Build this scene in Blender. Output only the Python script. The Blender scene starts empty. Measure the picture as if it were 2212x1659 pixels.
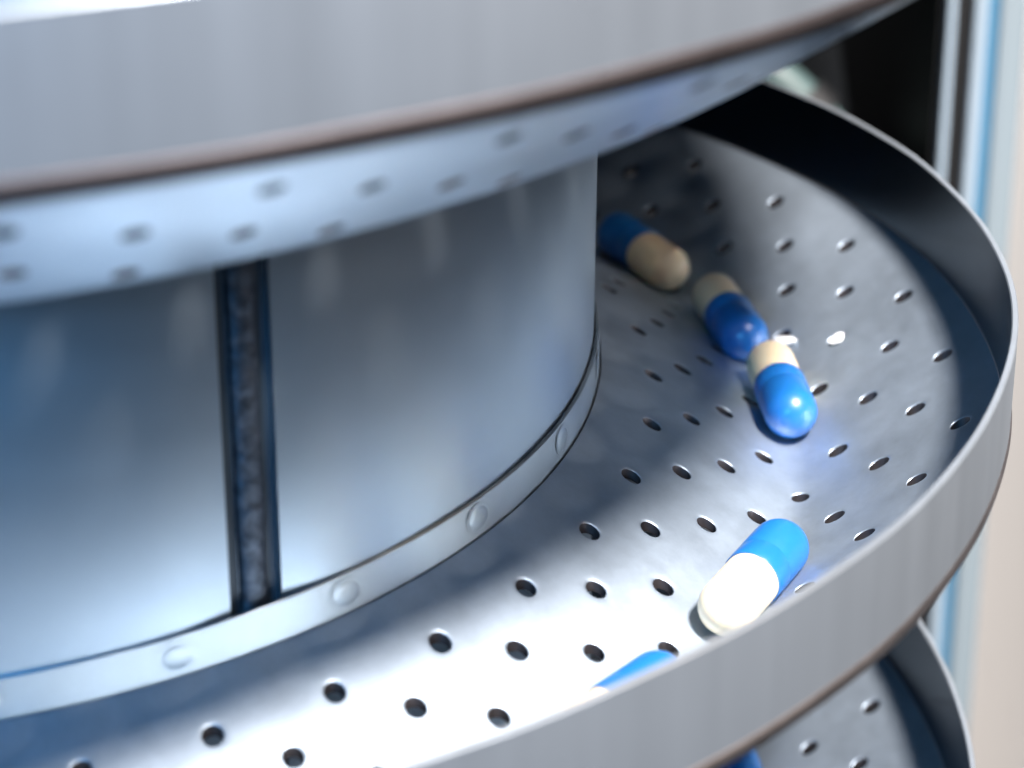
import bpy, bmesh, math, random
from mathutils import Vector, Matrix

random.seed(4)
S = 0.145                      # one unit = outer radius of the spiral, 0.145 m
R = math.radians
scene = bpy.context.scene
COL = scene.collection

# ------------------------------------------------------------------ camera
cam_d = bpy.data.cameras.new("camera")
cam = bpy.data.objects.new("camera", cam_d)
COL.objects.link(cam)
cam.location = Vector((0, -2.24716, 0.72588)) * S
yaw, pit = 0.22087, 0.34943
fw = Vector((math.sin(yaw) * math.cos(pit), math.cos(yaw) * math.cos(pit), -math.sin(pit)))
cam.rotation_euler = fw.to_track_quat('-Z', 'Y').to_euler()
cam_d.sensor_width = 36
cam_d.lens = 4664.7 / 2212 * 36
cam_d.clip_start = 0.01
cam_d.clip_end = 50
cam_d.dof.use_dof = True
cam_d.dof.focus_distance = 2.12 * S
cam_d.dof.aperture_fstop = 15.0
scene.camera = cam

# ------------------------------------------------------------------ light
world = bpy.data.worlds.new("World")
scene.world = world
world.use_nodes = True
bg = world.node_tree.nodes["Background"]
bg.inputs[0].default_value = (0.10, 0.48, 0.90, 1)
bg.inputs[1].default_value = 0.03

def area(name, target, direction, dist, size, power, color, size_y=None):
    d = bpy.data.lights.new(name, 'AREA')
    d.energy = power
    d.color = color
    d.size = size * S
    if size_y:
        d.shape = 'RECTANGLE'
        d.size_y = size_y * S
    o = bpy.data.objects.new(name, d)
    COL.objects.link(o)
    v = Vector(direction).normalized()
    o.location = (Vector(target) + v * dist) * S
    o.rotation_euler = (-v).to_track_quat('-Z', 'Y').to_euler()
    return o

key = area("key_lamp", (0.75, -0.3, 0), (2.1, -5.88, 10.2), 12, 1.8, 7.4, (1.0, 0.94, 0.90))
key.data.spread = R(36)        # a gridded round lamp
key.data.shape = 'DISK'
area("warm_fill", (0.5, 0.1, 0.0), (0.8, -0.6, 0.42), 9, 2.5, 2.2, (1.0, 0.62, 0.32))
area("blue_side_light", (0.5, -0.3, 0.1), (-0.55, -0.83, 0.33), 9, 2.2, 11.0, (0.10, 0.48, 1.0))  # blue light from the left front, its source unseen
area("wall_fill", (2.6, 4.0, 0), (0.0, -1.0, 0.5), 2.2, 3, 1.9, (0.97, 0.98, 1.0))  # unseen lamp added to brighten the wall behind

scene.view_settings.view_transform = 'Standard'
scene.view_settings.look = 'None'
scene.view_settings.exposure = 0
scene.view_settings.gamma = 1

# ------------------------------------------------------------------ geometry constants
PITCH = 0.54133
RI = 0.580
STEP = R(9.8)
TH = 0.0115

def zh(a):
    return PITCH * a / (2 * math.pi)

def zp(r):                     # trough section: two sloping panels meeting in a soft crease
    zl = -0.016 - (r - 0.588) * 0.53
    zr = (r - 1.0) * 0.62
    k = 0.012
    m = max(zl, zr)
    return m + k * math.log(math.exp((zl - m) / k) + math.exp((zr - m) / k))

# ------------------------------------------------------------------ materials
def mat(name):
    m = bpy.data.materials.new(name)
    m.use_nodes = True
    nt = m.node_tree
    return m, nt, nt.nodes["Principled BSDF"]

def steel(name, color, rough, brush=(3, 260, 1), bump=0.06, mott=0.06, aniso=0.0, rv=0.12, grain=0.62, mscale=9, streak=False):
    m, nt, b = mat(name)
    b.inputs['Metallic'].default_value = 1
    uv = nt.nodes.new('ShaderNodeUVMap')
    mp = nt.nodes.new('ShaderNodeMapping'); mp.inputs['Scale'].default_value = brush
    n1 = nt.nodes.new('ShaderNodeTexNoise'); n1.inputs['Scale'].default_value = 1; n1.inputs['Detail'].default_value = 4
    n2 = nt.nodes.new('ShaderNodeTexNoise'); n2.inputs['Scale'].default_value = mscale; n2.inputs['Detail'].default_value = 10
    n2.inputs['Roughness'].default_value = grain
    nt.links.new(uv.outputs[0], mp.inputs[0]); nt.links.new(mp.outputs[0], n1.inputs[0]); nt.links.new(uv.outputs[0], n2.inputs[0])
    mr = nt.nodes.new('ShaderNodeMapRange')
    mr.inputs['From Min'].default_value = 0.3; mr.inputs['From Max'].default_value = 0.7
    mr.inputs['To Min'].default_value = rough - rv / 2; mr.inputs['To Max'].default_value = rough + rv / 2
    ad = nt.nodes.new('ShaderNodeMath'); ad.operation = 'ADD'
    hl = nt.nodes.new('ShaderNodeMath'); hl.operation = 'MULTIPLY'; hl.inputs[1].default_value = 0.5
    nt.links.new(n1.outputs[0], ad.inputs[0]); nt.links.new(n2.outputs[0], ad.inputs[1]); nt.links.new(ad.outputs[0], hl.inputs[0])
    nt.links.new(hl.outputs[0], mr.inputs[0]); nt.links.new(mr.outputs[0], b.inputs['Roughness'])
    cr = nt.nodes.new('ShaderNodeMix'); cr.data_type = 'RGBA'
    cr.inputs[6].default_value = tuple(c * (1 - mott) for c in color) + (1,)
    cr.inputs[7].default_value = tuple(min(1, c * (1 + mott)) for c in color) + (1,)
    m2 = nt.nodes.new('ShaderNodeMapRange'); m2.inputs['From Min'].default_value = 0.35; m2.inputs['From Max'].default_value = 0.65
    nt.links.new((n1 if streak else n2).outputs[0], m2.inputs[0]); nt.links.new(m2.outputs[0], cr.inputs[0]); nt.links.new(cr.outputs[2], b.inputs['Base Color'])
    bp = nt.nodes.new('ShaderNodeBump'); bp.inputs['Strength'].default_value = bump; bp.inputs['Distance'].default_value = 0.002 * S
    nt.links.new(hl.outputs[0], bp.inputs['Height']); nt.links.new(bp.outputs[0], b.inputs['Normal'])
    if aniso:
        b.inputs['Anisotropic'].default_value = aniso
    return m

M_TRAY = steel("tray_steel", (0.38, 0.445, 0.52), 0.52, (6, 6, 1), 0.03, 0.09, grain=0.80, mscale=15)
M_TRAY.node_tree.nodes["Principled BSDF"].inputs["Metallic"].default_value = 0.92
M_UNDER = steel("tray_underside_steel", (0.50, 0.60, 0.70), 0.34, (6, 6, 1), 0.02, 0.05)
M_DRUM = steel("drum_steel", (0.43, 0.51, 0.58), 0.42, (1.5, 30, 1), 0.012, 0.02, rv=0.05)
M_RIM = steel("rim_steel", (0.325, 0.36, 0.40), 0.42, (30, 1.2, 1), 0.03, 0.035, rv=0.07, streak=True)  # colour streaks imitate faint vertical reflections on the rim
M_RIM.node_tree.nodes["Principled BSDF"].inputs["Metallic"].default_value = 0.7
M_RIMIN = steel("polished_rim_shade", (0.035, 0.055, 0.075), 0.2, (5, 5, 1), 0.01, 0.03, rv=0.05)  # near-black base stands in for dark reflections inside the rim
M_FLANGE = steel("flange_steel", (0.46, 0.52, 0.56), 0.42, (6, 6, 1), 0.02, 0.05)
M_WELD = steel("weld_steel", (0.10, 0.12, 0.15), 0.5, (60, 60, 1), 1.0, 0.4, mscale=90)
M_BEAD = steel("dark_bead_hole_shade", (0.085, 0.074, 0.076), 0.6, (60, 60, 1), 0.4, 0.15)  # dark bead colour, also painted shade inside the holes

M_BEADPALE = steel("pale_rim_bead", (0.24, 0.22, 0.22), 0.5, (60, 60, 1), 0.3, 0.1)

def plain(name, color, rough=0.5, metal=0.0, coat=0.0, noise=0.06, scale=20, trans=0):
    m, nt, b = mat(name)
    tc = nt.nodes.new('ShaderNodeTexCoord')
    n = nt.nodes.new('ShaderNodeTexNoise'); n.inputs['Scale'].default_value = scale; n.inputs['Detail'].default_value = 5
    mx = nt.nodes.new('ShaderNodeMix'); mx.data_type = 'RGBA'
    mx.inputs[6].default_value = tuple(c * (1 - noise) for c in color) + (1,)
    mx.inputs[7].default_value = tuple(min(1, c * (1 + noise)) for c in color) + (1,)
    nt.links.new(tc.outputs['Object'], n.inputs[0]); nt.links.new(n.outputs[0], mx.inputs[0]); nt.links.new(mx.outputs[2], b.inputs['Base Color'])
    b.inputs['Roughness'].default_value = rough
    b.inputs['Metallic'].default_value = metal
    b.inputs['Coat Weight'].default_value = coat
    b.inputs['Coat Roughness'].default_value = 0.15
    return m

M_BLUE = plain("blue_gelatine", (0.008, 0.105, 0.33), 0.36, 0, 0.22, 0.04, 60)
M_IVORY = plain("ivory_gelatine", (0.68, 0.55, 0.37), 0.38, 0, 0.2, 0.03, 60)
for m_ in (M_BLUE, M_IVORY):
    b_ = m_.node_tree.nodes["Principled BSDF"]
    b_.inputs['Subsurface Weight'].default_value = 0.15
    b_.inputs['Subsurface Scale'].default_value = 0.002
M_DARKGAP = plain("dark_groove_strip", (0.03, 0.05, 0.07), 0.5)
M_BLACK = plain("black_panel", (0.0025, 0.003, 0.004), 0.6, 0, 0, 0.2, 8)
M_ALU = plain("pale_aluminium", (0.30, 0.38, 0.46), 0.4, 0.1, 0, 0.05, 10)
M_BLUEALU = plain("blue_grey_aluminium", (0.07, 0.20, 0.33), 0.4, 0.1, 0, 0.05, 10)
M_PIPE = plain("grey_green_plastic", (0.06, 0.10, 0.10), 0.5, 0, 0.3, 0.05, 8)
M_DOOR = plain("pale_door_paint", (0.22, 0.275, 0.315), 0.6, 0, 0, 0.03, 6)
M_WALL = plain("beige_wall_paint", (0.80, 0.77, 0.74), 0.8, 0, 0, 0.03, 4)

# ------------------------------------------------------------------ builders
def obj(name, verts, faces, material, parent=None, uvs=None, smooth=True, sharp=None):
    me = bpy.data.meshes.new(name)
    me.from_pydata([tuple(Vector(v) * S) for v in verts], [], faces)
    me.update()
    if uvs:
        lay = me.uv_layers.new(name="UVMap")
        for lp in me.loops:
            lay.data[lp.index].uv = uvs[lp.vertex_index]
    if smooth:
        me.polygons.foreach_set('use_smooth', [True] * len(me.polygons))
        if sharp:
            me.set_sharp_from_angle(angle=R(sharp))
    me.materials.append(material)
    o = bpy.data.objects.new(name, me)
    COL.objects.link(o)
    if parent:
        o.parent = parent
    return o

def thing(name, label, cat, loc=(0, 0, 0), group=None):
    o = bpy.data.objects.new(name, None)
    COL.objects.link(o)
    o.location = Vector(loc) * S
    o.empty_display_size = 0.01
    o['label'] = label; o['category'] = cat
    if group:
        o['group'] = group
    return o

def sweep(name, section, a0, a1, material, parent, n=None, closed=True, wob=None, ends=True, sharp=24):
    """section: list of (r, z) swept along the helix, closed ring"""
    n = n or max(8, int((a1 - a0) / R(1.25)))
    V, F, UV = [], [], []
    ns = len(section)
    per = [0]
    for i in range(1, ns):
        per.append(per[-1] + math.dist(section[i], section[i - 1]))
    for i in range(n + 1):
        a = a0 + (a1 - a0) * i / n
        for j, (r, z) in enumerate(section):
            w = wob(a, j) if wob else (0, 0)
            V.append(((r + w[0]) * math.cos(a), (r + w[0]) * math.sin(a), zh(a) + z + w[1]))
            UV.append((a * 0.9, per[j]))
    for i in range(n):
        for j in range(ns if closed else ns - 1):
            k = (j + 1) % ns
            F.append((i * ns + j, (i + 1) * ns + j, (i + 1) * ns + k, i * ns + k))
    if closed and ends:
        F.append(tuple(range(ns))); F.append(tuple(n * ns + j for j in reversed(range(ns))))
    return obj(name, V, F, material, parent, UV, True, sharp)

HOLE_R = 0.0096
RINGS = [0.6455 + 0.0391 * k for k in range(9)]

ANCH = []
for t_, sh_ in ((-2, 2.1), (-1, 1.05), (0, 0.0), (1, -1.05), (2, -2.1)):
    for c_ in (-9, 4):
        ANCH.append((37 * t_ + c_, 360 * t_ - 2.2 + sh_ + 9.8 * c_))
def hang(n):                   # angle of hole column n, evenly spaced round each turn
    for (n0, a0), (n1, a1) in zip(ANCH, ANCH[1:]):
        if n <= n1:
            return R(a0 + (a1 - a0) * (n - n0) / (n1 - n0))
    return R(a1)

def tray(name, turn, n0, n1, parent):
    """perforated trough floor: every hole is a real opening with its own wall"""
    V, F, UV = [], [], []
    WALLS = []
    NA, NR = 8, 3
    cache = {}
    def P(a, r, layer, dip=0):
        z = zp(r) - (TH if layer else 0) - dip
        # slight hand-made unevenness of the sheet
        z += 0.0016 * math.sin(a * 7.3 + r * 9) * math.sin((r - RI) / 0.42 * math.pi)
        V.append((r * math.cos(a), r * math.sin(a), zh(a) + z))
        UV.append((a * 0.8, r))
        return len(V) - 1
    def shared(a, r, layer):
        k = (round(a * 20000), round(r * 20000), layer)
        if k not in cache:
            cache[k] = P(a, r, layer)
        return cache[k]
    half = 0.0391 / 2
    for k, rk in enumerate(RINGS):
        off = 0 if k % 2 == 0 else 0.5
        for c in range(n0, n1):
            nc = c + off
            ac = hang(nc)
            A = [hang(nc - 0.5 + i / NA) for i in range(NA + 1)]
            r0, r1 = rk - half, rk + half
            bd = []
            for i in range(NA): bd.append((A[i], r0))
            for i in range(NR): bd.append((A[-1], r0 + (r1 - r0) * i / NR))
            for i in range(NA): bd.append((A[NA - i], r1))
            for i in range(NR): bd.append((A[0], r1 - (r1 - r0) * i / NR))
            nb = len(bd)
            ang = [math.atan2(r - rk, (a - ac) * rk * 0.42) for (a, r) in bd]
            hr = HOLE_R * random.uniform(0.97, 1.04)
            for layer in (0, 1):
                prev = [shared(a, r, layer) for (a, r) in bd]
                for (s, dip) in ([(1.75, 0), (1.25, 0), (1.08, 0.0003), (1.0, 0.0012)] if layer == 0 else [(1.5, 0), (1.0, 0)]):
                    cur = [P(ac + hr * s * math.cos(t) / rk, rk + hr * s * math.sin(t), layer, dip) for t in ang]
                    for i in range(nb):
                        j = (i + 1) % nb
                        f = (prev[i], cur[i], cur[j], prev[j])
                        F.append(f[::-1] if layer == 0 else f)
                    prev = cur
                if layer == 0: top = prev
                else:
                    for i in range(nb):
                        j = (i + 1) % nb
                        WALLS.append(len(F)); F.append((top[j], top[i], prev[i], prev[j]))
    for layer in (0, 1):       # plain margins beside the holes
        for (ra, rb, off) in ((0.588, RINGS[0] - half, -0.5), (RINGS[-1] + half, 1.0, -0.5)):
            rs = [ra + (rb - ra) * i / 4 for i in range(5)]
            for i in range((n1 - n0) * NA):
                q0 = hang(n0 + off + i / NA); q1 = hang(n0 + off + (i + 1) / NA)
                for j in range(4):
                    f = (shared(q0, rs[j], layer), shared(q1, rs[j], layer), shared(q1, rs[j + 1], layer), shared(q0, rs[j + 1], layer))
                    F.append(f if layer == 0 else f[::-1])
    F = [f[::-1] for f in F]
    o = obj(name, V, F, M_TRAY, parent, UV, True, 40)
    o.data.materials.append(M_BEAD)          # hole walls, the shade inside the openings painted dark
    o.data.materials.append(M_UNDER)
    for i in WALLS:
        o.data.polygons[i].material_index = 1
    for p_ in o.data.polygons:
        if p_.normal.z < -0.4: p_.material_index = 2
    return o

# ------------------------------------------------------------------ the spiral conveyor
conv = thing("spiral_conveyor", "brushed steel spiral conveyor with perforated trough winding round a central drum", "conveyor")
for t_, n0_, n1_ in ((-1, -55, -18), (0, -18, 19), (1, 19, 51)):
    tray("perforated_tray", t_, n0_, n1_, conv)
A0, A1 = R(-360 - 178), R(360 + 130)
H = 0.1037
def rim_wob(a, j):
    return (0.0014 * math.sin(a * 5.1 + 1) + 0.0006 * math.sin(a * 13), 0.0006 * math.sin(a * 9.0) + .0004 * math.sin(a * 31))
for t in (-1, 0, 1):
    a0 = R(-180) + t * 2 * math.pi
    a1 = a0 + (2 * math.pi if t < 1 else R(310))
    rs = 0.999
    sec = [(rs, -0.004), (1.0050, -0.004), (1.0055, 0.0), (1.0055, H - 0.0015), (1.0045, H), (rs + .0012, H), (rs, H - 0.0015)]
    rim = sweep("outer_rim", sec, a0, a1, M_RIM, conv, wob=rim_wob)
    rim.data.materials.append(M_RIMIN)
    for p_ in rim.data.polygons:          # the inside face is polished with dark reflections painted in, the outside is brushed
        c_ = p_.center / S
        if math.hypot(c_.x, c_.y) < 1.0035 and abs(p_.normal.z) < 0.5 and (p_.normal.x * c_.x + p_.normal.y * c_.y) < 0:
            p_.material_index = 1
    # bead along the foot of the rim, dark on the top turn, paler below
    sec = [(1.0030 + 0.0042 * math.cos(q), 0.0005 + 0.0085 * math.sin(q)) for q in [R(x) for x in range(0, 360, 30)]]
    sweep("rim_bead", sec, a0, a1, M_BEAD, conv, wob=rim_wob, sharp=50) if t == 1 else sweep("rim_bead", sec, a0, a1, M_BEADPALE, conv, wob=rim_wob, sharp=50)
    sec = [(0.5812, 0.0212), (0.5840, 0.0215), (0.5850, 0.0205), (0.5862, -0.024), (0.5812, -0.022)]
    sweep("inner_flange", sec, a0, a1, M_FLANGE, conv)

# faint spot welds that hold the flange to the drum
def spot():
    V, F = [(0, 0, 0.0008)], []
    ns = 24
    for rr, h in ((0.006, 0.0007), (0.0105, 0.0004), (0.0125, 0.0000), (0.0138, -0.0003), (0.015, -0.0001), (0.0175, -0.0003)):
        for i in range(ns):
            q = 2 * math.pi * i / ns
            V.append((rr * math.cos(q), rr * math.sin(q) * 0.85, h))
    for i in range(ns):
        F.append((0, 1 + i, 1 + (i + 1) % ns))
    for k in range(5):
        for i in range(ns):
            j = (i + 1) % ns
            F.append((1 + k * ns + i, 1 + (k + 1) * ns + i, 1 + (k + 1) * ns + j, 1 + k * ns + j))
    return obj("spot_weld", V, F, M_FLANGE, conv, [(v[0], v[1]) for v in V], True)
sp0 = spot()
for t in (-1, 0, 1):
    for i in range(23):
        a = R(-66.3 + 15.65 * (i - 7)) + t * 2 * math.pi
        o = sp0 if (t == -1 and i == 0) else sp0.copy()
        if o is not sp0:
            COL.objects.link(o); o.parent = conv
        n_ = Vector((math.cos(a), math.sin(a), 0))
        o.location = (n_ * 0.5862 + Vector((0, 0, zh(a) + 0.003))) * S
        o.rotation_euler = n_.to_track_quat('Z', 'Y').to_euler()
    o.scale = (random.uniform(.85, 1.1), random.uniform(.85, 1.1), random.uniform(.08, .22))

# drum with a vertical welded seam set in a groove
W = -1.297
def drum_r(a):
    d = (a - W + math.pi) % (2 * math.pi) - math.pi
    x = d * RI
    r = RI
    r -= 0.0055 * math.exp(-(x / 0.052) ** 2)
    if -0.0255 < x < 0.0225:
        r -= 0.010
    return r
def drum():
    angs = sorted(set([R(i * 1.5) for i in range(240)] + [W + d / RI for d in [i * 0.004 - 0.12 for i in range(61)]]
                  + [W - 0.0257 / RI, W - 0.0251 / RI, W + 0.0221 / RI, W + 0.0227 / RI]), key=lambda x: x % (2 * math.pi))
    zs = [-1.2 + i * 0.08 for i in range(31)]
    V, F, UV = [], [], []
    n = len(angs)
    for z in zs:
        for a in angs:
            r = drum_r(a) + 0.0008 * math.sin(z * 9 + 3 * a)
            V.append((r * math.cos(a), r * math.sin(a), z)); UV.append(((a % (2 * math.pi)) * RI, z))
    for i in range(len(zs) - 1):
        for j in range(n):
            k = (j + 1) % n
            F.append((i * n + j, i * n + k, (i + 1) * n + k, (i + 1) * n + j))
    return obj("central_drum", V, F, M_DRUM, conv, UV, True, 40)
dr = drum()
def seam():
    V, F, UV = [], [], []
    prof = [(-0.0125, -0.012), (-0.0115, -0.0045), (-0.0075, -0.0022), (0, -0.0012), (0.0075, -0.0022), (0.0115, -0.0045), (0.0125, -0.012)]
    nz = 300
    for i in range(nz + 1):
        z = -1.2 + 2.4 * i / nz
        for x, d in prof:
            a = W + (x - 0.001 + 0.0007 * math.sin(z * 60 + x * 90) * random.uniform(.3, 1)) / RI
            r = RI - 0.003 + d + (0.0009 * math.sin(z * 520) + random.uniform(-.0005, .0005)) * (1 if abs(x) < .009 else 0)
            V.append((r * math.cos(a), r * math.sin(a), z)); UV.append((x, z))
    n = len(prof)
    for i in range(nz):
        for j in range(n - 1):
            F.append((i * n + j, i * n + j + 1, (i + 1) * n + j + 1, (i + 1) * n + j))
    return obj("welded_seam", V, F, M_WELD, dr, UV, True)
seam()
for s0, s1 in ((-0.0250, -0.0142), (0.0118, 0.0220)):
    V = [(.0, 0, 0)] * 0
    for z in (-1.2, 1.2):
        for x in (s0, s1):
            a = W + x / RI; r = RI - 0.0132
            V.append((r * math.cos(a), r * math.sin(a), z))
    obj("groove_strip", V, [(0, 1, 3, 2)], M_DARKGAP, dr, None, False)  # dark strip along the bottom of each seam groove

# ------------------------------------------------------------------ capsules
CR = 0.0292
def capsule(label, a_deg, r, turn, flip, lean=0.0, tilt=0.0, L=0.174, dz=0.0, name="capsule"):
    """axis lies along the trough; flip=True puts the blue cap on the downhill end"""
    a = R(a_deg) + turn * 2 * math.pi
    hc = zp(r) + CR * 1.16 + dz
    c = Vector((r * math.cos(a), r * math.sin(a), zh(a) + hc))
    tan = Vector((-math.sin(a), math.cos(a), PITCH / (2 * math.pi * r))).normalized()
    rad = Vector((math.cos(a), math.sin(a), 0))
    d = (tan + rad * math.tan(R(lean)) + Vector((0, 0, 1)) * math.tan(R(tilt))).normalized()
    if flip: d = -d
    t = thing(name, label, "capsule", c, "two-tone capsules lying in the perforated trough")
    t.rotation_mode = 'QUATERNION'
    t.rotation_quaternion = d.to_track_quat('X', 'Z')
    hl = L / 2
    def lathe(nm, prof, m):
        V, F = [], []
        ns = 40
        for (x, rr) in prof:
            for i in range(ns):
                q = 2 * math.pi * i / ns
                V.append((x, rr * math.cos(q), rr * math.sin(q)))
        for i in range(len(prof) - 1):
            for j in range(ns):
                k = (j + 1) % ns
                F.append((i * ns + j, i * ns + k, (i + 1) * ns + k, (i + 1) * ns + j))
        return obj(nm, V, F, m, t, None, True, 50)
    rb = CR * 0.95
    # ivory body: from behind the cap to the round end at -x
    body = [(0.030, rb)]
    body += [(-hl + rb * (1 - math.cos(q)) * 1.0, rb * math.sin(q)) for q in [R(90 - i * 6) for i in range(16)]]
    body[-1] = (-hl, 0.00001)
    lathe("capsule_body", body[::-1][::1], M_IVORY)
    # blue cap: rolled edge, faint locking ring, round end at +x
    cap = [(-0.006, rb * 0.99), (-0.0066, CR * 0.985), (-0.0058, CR * 1.0), (0.004, CR), (0.018, CR), (0.0195, CR * 0.985), (0.021, CR * 0.985), (0.0225, CR)]
    cap += [(hl - CR * (1 - math.sin(q)) if False else hl - CR + CR * math.sin(q), CR * math.cos(q)) for q in [R(i * 6) for i in range(16)]]
    cap[-1] = (hl, 0.00001)
    lathe("capsule_cap", cap, M_BLUE)
    return t

capsule("capsule half hidden behind the drum, its navy cap away and cream end showing", 21.3, 0.794, 0, False, lean=6, dz=-0.003)
capsule("shaded capsule second from the drum, cream end uphill touching the first one", 5.9, 0.792, 0, True, lean=7, dz=-0.003)
capsule("bright blue capsule in the trough with a lit cap and cream end uphill", -8.3, 0.793, 0, True, lean=0, dz=-0.003)
capsule("brilliantly lit capsule beside the front rim with its white end towards the camera", -37.7, 0.796, 0, False, lean=5, dz=-0.003)
capsule("capsule behind the front rim, only a thin blue sliver of its cap showing", -56.0, 0.797, 0, False, dz=-0.006)
capsule("capsule on the turn below, its blue tip at the bottom edge of the picture", -4.8, 0.782, -1, False, dz=-0.003)

M_GLINT = plain("glint_white", (0.82, 0.82, 0.80), 0.8, 0, 0, 0.05, 200)
def flake(label, a_deg, r, lift, sx, sy, rot, h):  # small white chip standing in for a bright glint
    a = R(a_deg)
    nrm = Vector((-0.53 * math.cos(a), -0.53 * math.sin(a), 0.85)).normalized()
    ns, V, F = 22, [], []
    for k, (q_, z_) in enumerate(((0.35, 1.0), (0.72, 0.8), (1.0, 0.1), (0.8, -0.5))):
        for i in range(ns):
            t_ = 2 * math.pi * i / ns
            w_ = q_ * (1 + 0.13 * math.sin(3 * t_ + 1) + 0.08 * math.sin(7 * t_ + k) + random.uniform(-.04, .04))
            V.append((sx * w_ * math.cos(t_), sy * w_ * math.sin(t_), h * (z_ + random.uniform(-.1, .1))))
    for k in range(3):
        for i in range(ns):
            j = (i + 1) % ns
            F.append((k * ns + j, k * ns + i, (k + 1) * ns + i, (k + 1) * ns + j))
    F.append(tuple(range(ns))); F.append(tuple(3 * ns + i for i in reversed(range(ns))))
    o = obj("painted_glint", V, F, M_GLINT, None, None, True, 60)
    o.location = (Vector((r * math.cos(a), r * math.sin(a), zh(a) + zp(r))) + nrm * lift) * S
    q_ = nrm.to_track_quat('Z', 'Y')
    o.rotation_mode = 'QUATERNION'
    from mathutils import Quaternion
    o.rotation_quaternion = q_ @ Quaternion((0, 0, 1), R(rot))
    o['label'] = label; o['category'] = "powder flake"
flake("white glint added as a plug in one hole of the sloping floor right of the capsules", -2.1, 0.8817, 0.0005, 0.0100, 0.0092, 0, 0.0020)
flake("white glint added on the floor beside the cream end of the bright blue capsule", 1.6, 0.838, 0.004, 0.019, 0.0075, 30, 0.004)

# ------------------------------------------------------------------ cabinet behind and the room
def cam_x(px, y):             # world x of a vertical line seen at column px (at picture height ~ 150) on the plane y
    k = (px - 1106) / 4664.7
    rt = Vector((math.cos(yaw), -math.sin(yaw), 0)); up = rt.cross(fw)
    d = fw + rt * k + up * ((829.5 - 150) / 4664.7)
    return d.x / d.y * (y + 2.24716)

def box(name, x0, x1, y0, y1, z0, z1, m, parent, bev=0.004):
    bm = bmesh.new()
    bmesh.ops.create_cube(bm, size=1)
    for v in bm.verts:
        v.co = Vector(((x0 + x1) / 2 + v.co.x * (x1 - x0), (y0 + y1) / 2 + v.co.y * (y1 - y0), (z0 + z1) / 2 + v.co.z * (z1 - z0))) * S
    if bev:
        bmesh.ops.bevel(bm, geom=bm.edges[:], offset=bev * S, segments=3, profile=0.5, affect='EDGES')
    me = bpy.data.meshes.new(name); bm.to_mesh(me); bm.free()
    me.materials.append(m)
    me.polygons.foreach_set('use_smooth', [True] * len(me.polygons)); me.set_sharp_from_angle(angle=R(40))
    o = bpy.data.objects.new(name, me); COL.objects.link(o)
    if parent: o.parent = parent
    return o

YP = 1.05
cab = thing("machine_cabinet", "black lined cabinet with pale metal corner posts behind the spiral", "cabinet", (0, 0, 0))
zb, zt = -3.0, 2.2
X = lambda p: cam_x(p, YP)
box("back_panel", -2.4, X(2030), YP + 0.75, YP + 0.8, zb, zt, M_BLACK, cab)
box("side_panel", X(2030) + 0.002, X(2040), YP + 0.02, YP + 0.8, zb, zt, M_BLACK, cab)
box("side_panel", -2.46, -2.402, -0.9, YP + 0.8, zb, zt, M_BLACK, cab)
box("top_panel", -2.46, X(2040), -0.9, YP + 0.8, zt + .002, zt + 0.05, M_BLACK, cab)
# pale blurred delivery pipe inside the cabinet, behind the rim
def pt(px, py, y):
    k = (px - 1106) / 4664.7; l = (829.5 - py) / 4664.7
    rt = Vector((math.cos(yaw), -math.sin(yaw), 0)); up = rt.cross(fw)
    d = fw + rt * k + up * l
    return Vector((0, -2.24716, 0.72588)) + d * ((y + 2.24716) / d.y)
pp = thing("delivery_pipe", "pale curved pipe end in the dark cabinet, just above the far rim", "pipe", pt(1700, 180, 1.3))
def tube(name, pts, rad, m, parent, ns=28):
    V, F = [], []
    base = pt(1700, 180, 1.3)
    for i, p in enumerate(pts):
        t = (pts[min(i + 1, len(pts) - 1)] - pts[max(i - 1, 0)]).normalized()
        u = t.cross(Vector((0, 1, 0.2))).normalized(); v = t.cross(u)
        for j in range(ns):
            q = 2 * math.pi * j / ns
            V.append(p - base + (u * math.cos(q) + v * math.sin(q)) * rad[i])
    for i in range(len(pts) - 1):
        for j in range(ns):
            k = (j + 1) % ns
            F.append((i * ns + j, i * ns + k, (i + 1) * ns + k, (i + 1) * ns + j))
    F.append(tuple(range(ns))); F.append(tuple((len(pts) - 1) * ns + j for j in reversed(range(ns))))
    return obj(name, V, F, m, parent, None, True, 50)
cpts = [pt(1560 + 260 * t, 110 + 70 * t + 150 * t * t, 1.32 - 0.1 * t) for t in [i / 14 for i in range(15)]]
tube("pipe_wall", cpts, [0.040] * 15, M_PIPE, pp)
tube("pipe_collar", [cpts[9], cpts[10], cpts[11]], [0.052] * 3, M_BLACK, pp)

box("post_edge", X(2042), X(2059), YP, YP + 0.06, zb, zt, M_ALU, cab, 0.002)
box("door_seal", X(2059) + .001, X(2098), YP + 0.012, YP + 0.06, zb, zt, M_BLACK, cab, 0.002)
box("corner_post", X(2098) + .001, X(2128), YP, YP + 0.06, zb, zt, M_ALU, cab, 0.004)
box("post_inset", X(2128) + .001, X(2155), YP + 0.01, YP + 0.06, zb, zt, M_BLUEALU, cab, 0.003)
box("post_face", X(2155) + .001, X(2214), YP + 0.004, YP + 0.06, zb, zt, M_DOOR, cab, 0.006)

w = box("wall", -4, 8, 4.0, 4.2, -4, 5, M_WALL, None, 0)
w['kind'] = 'structure'
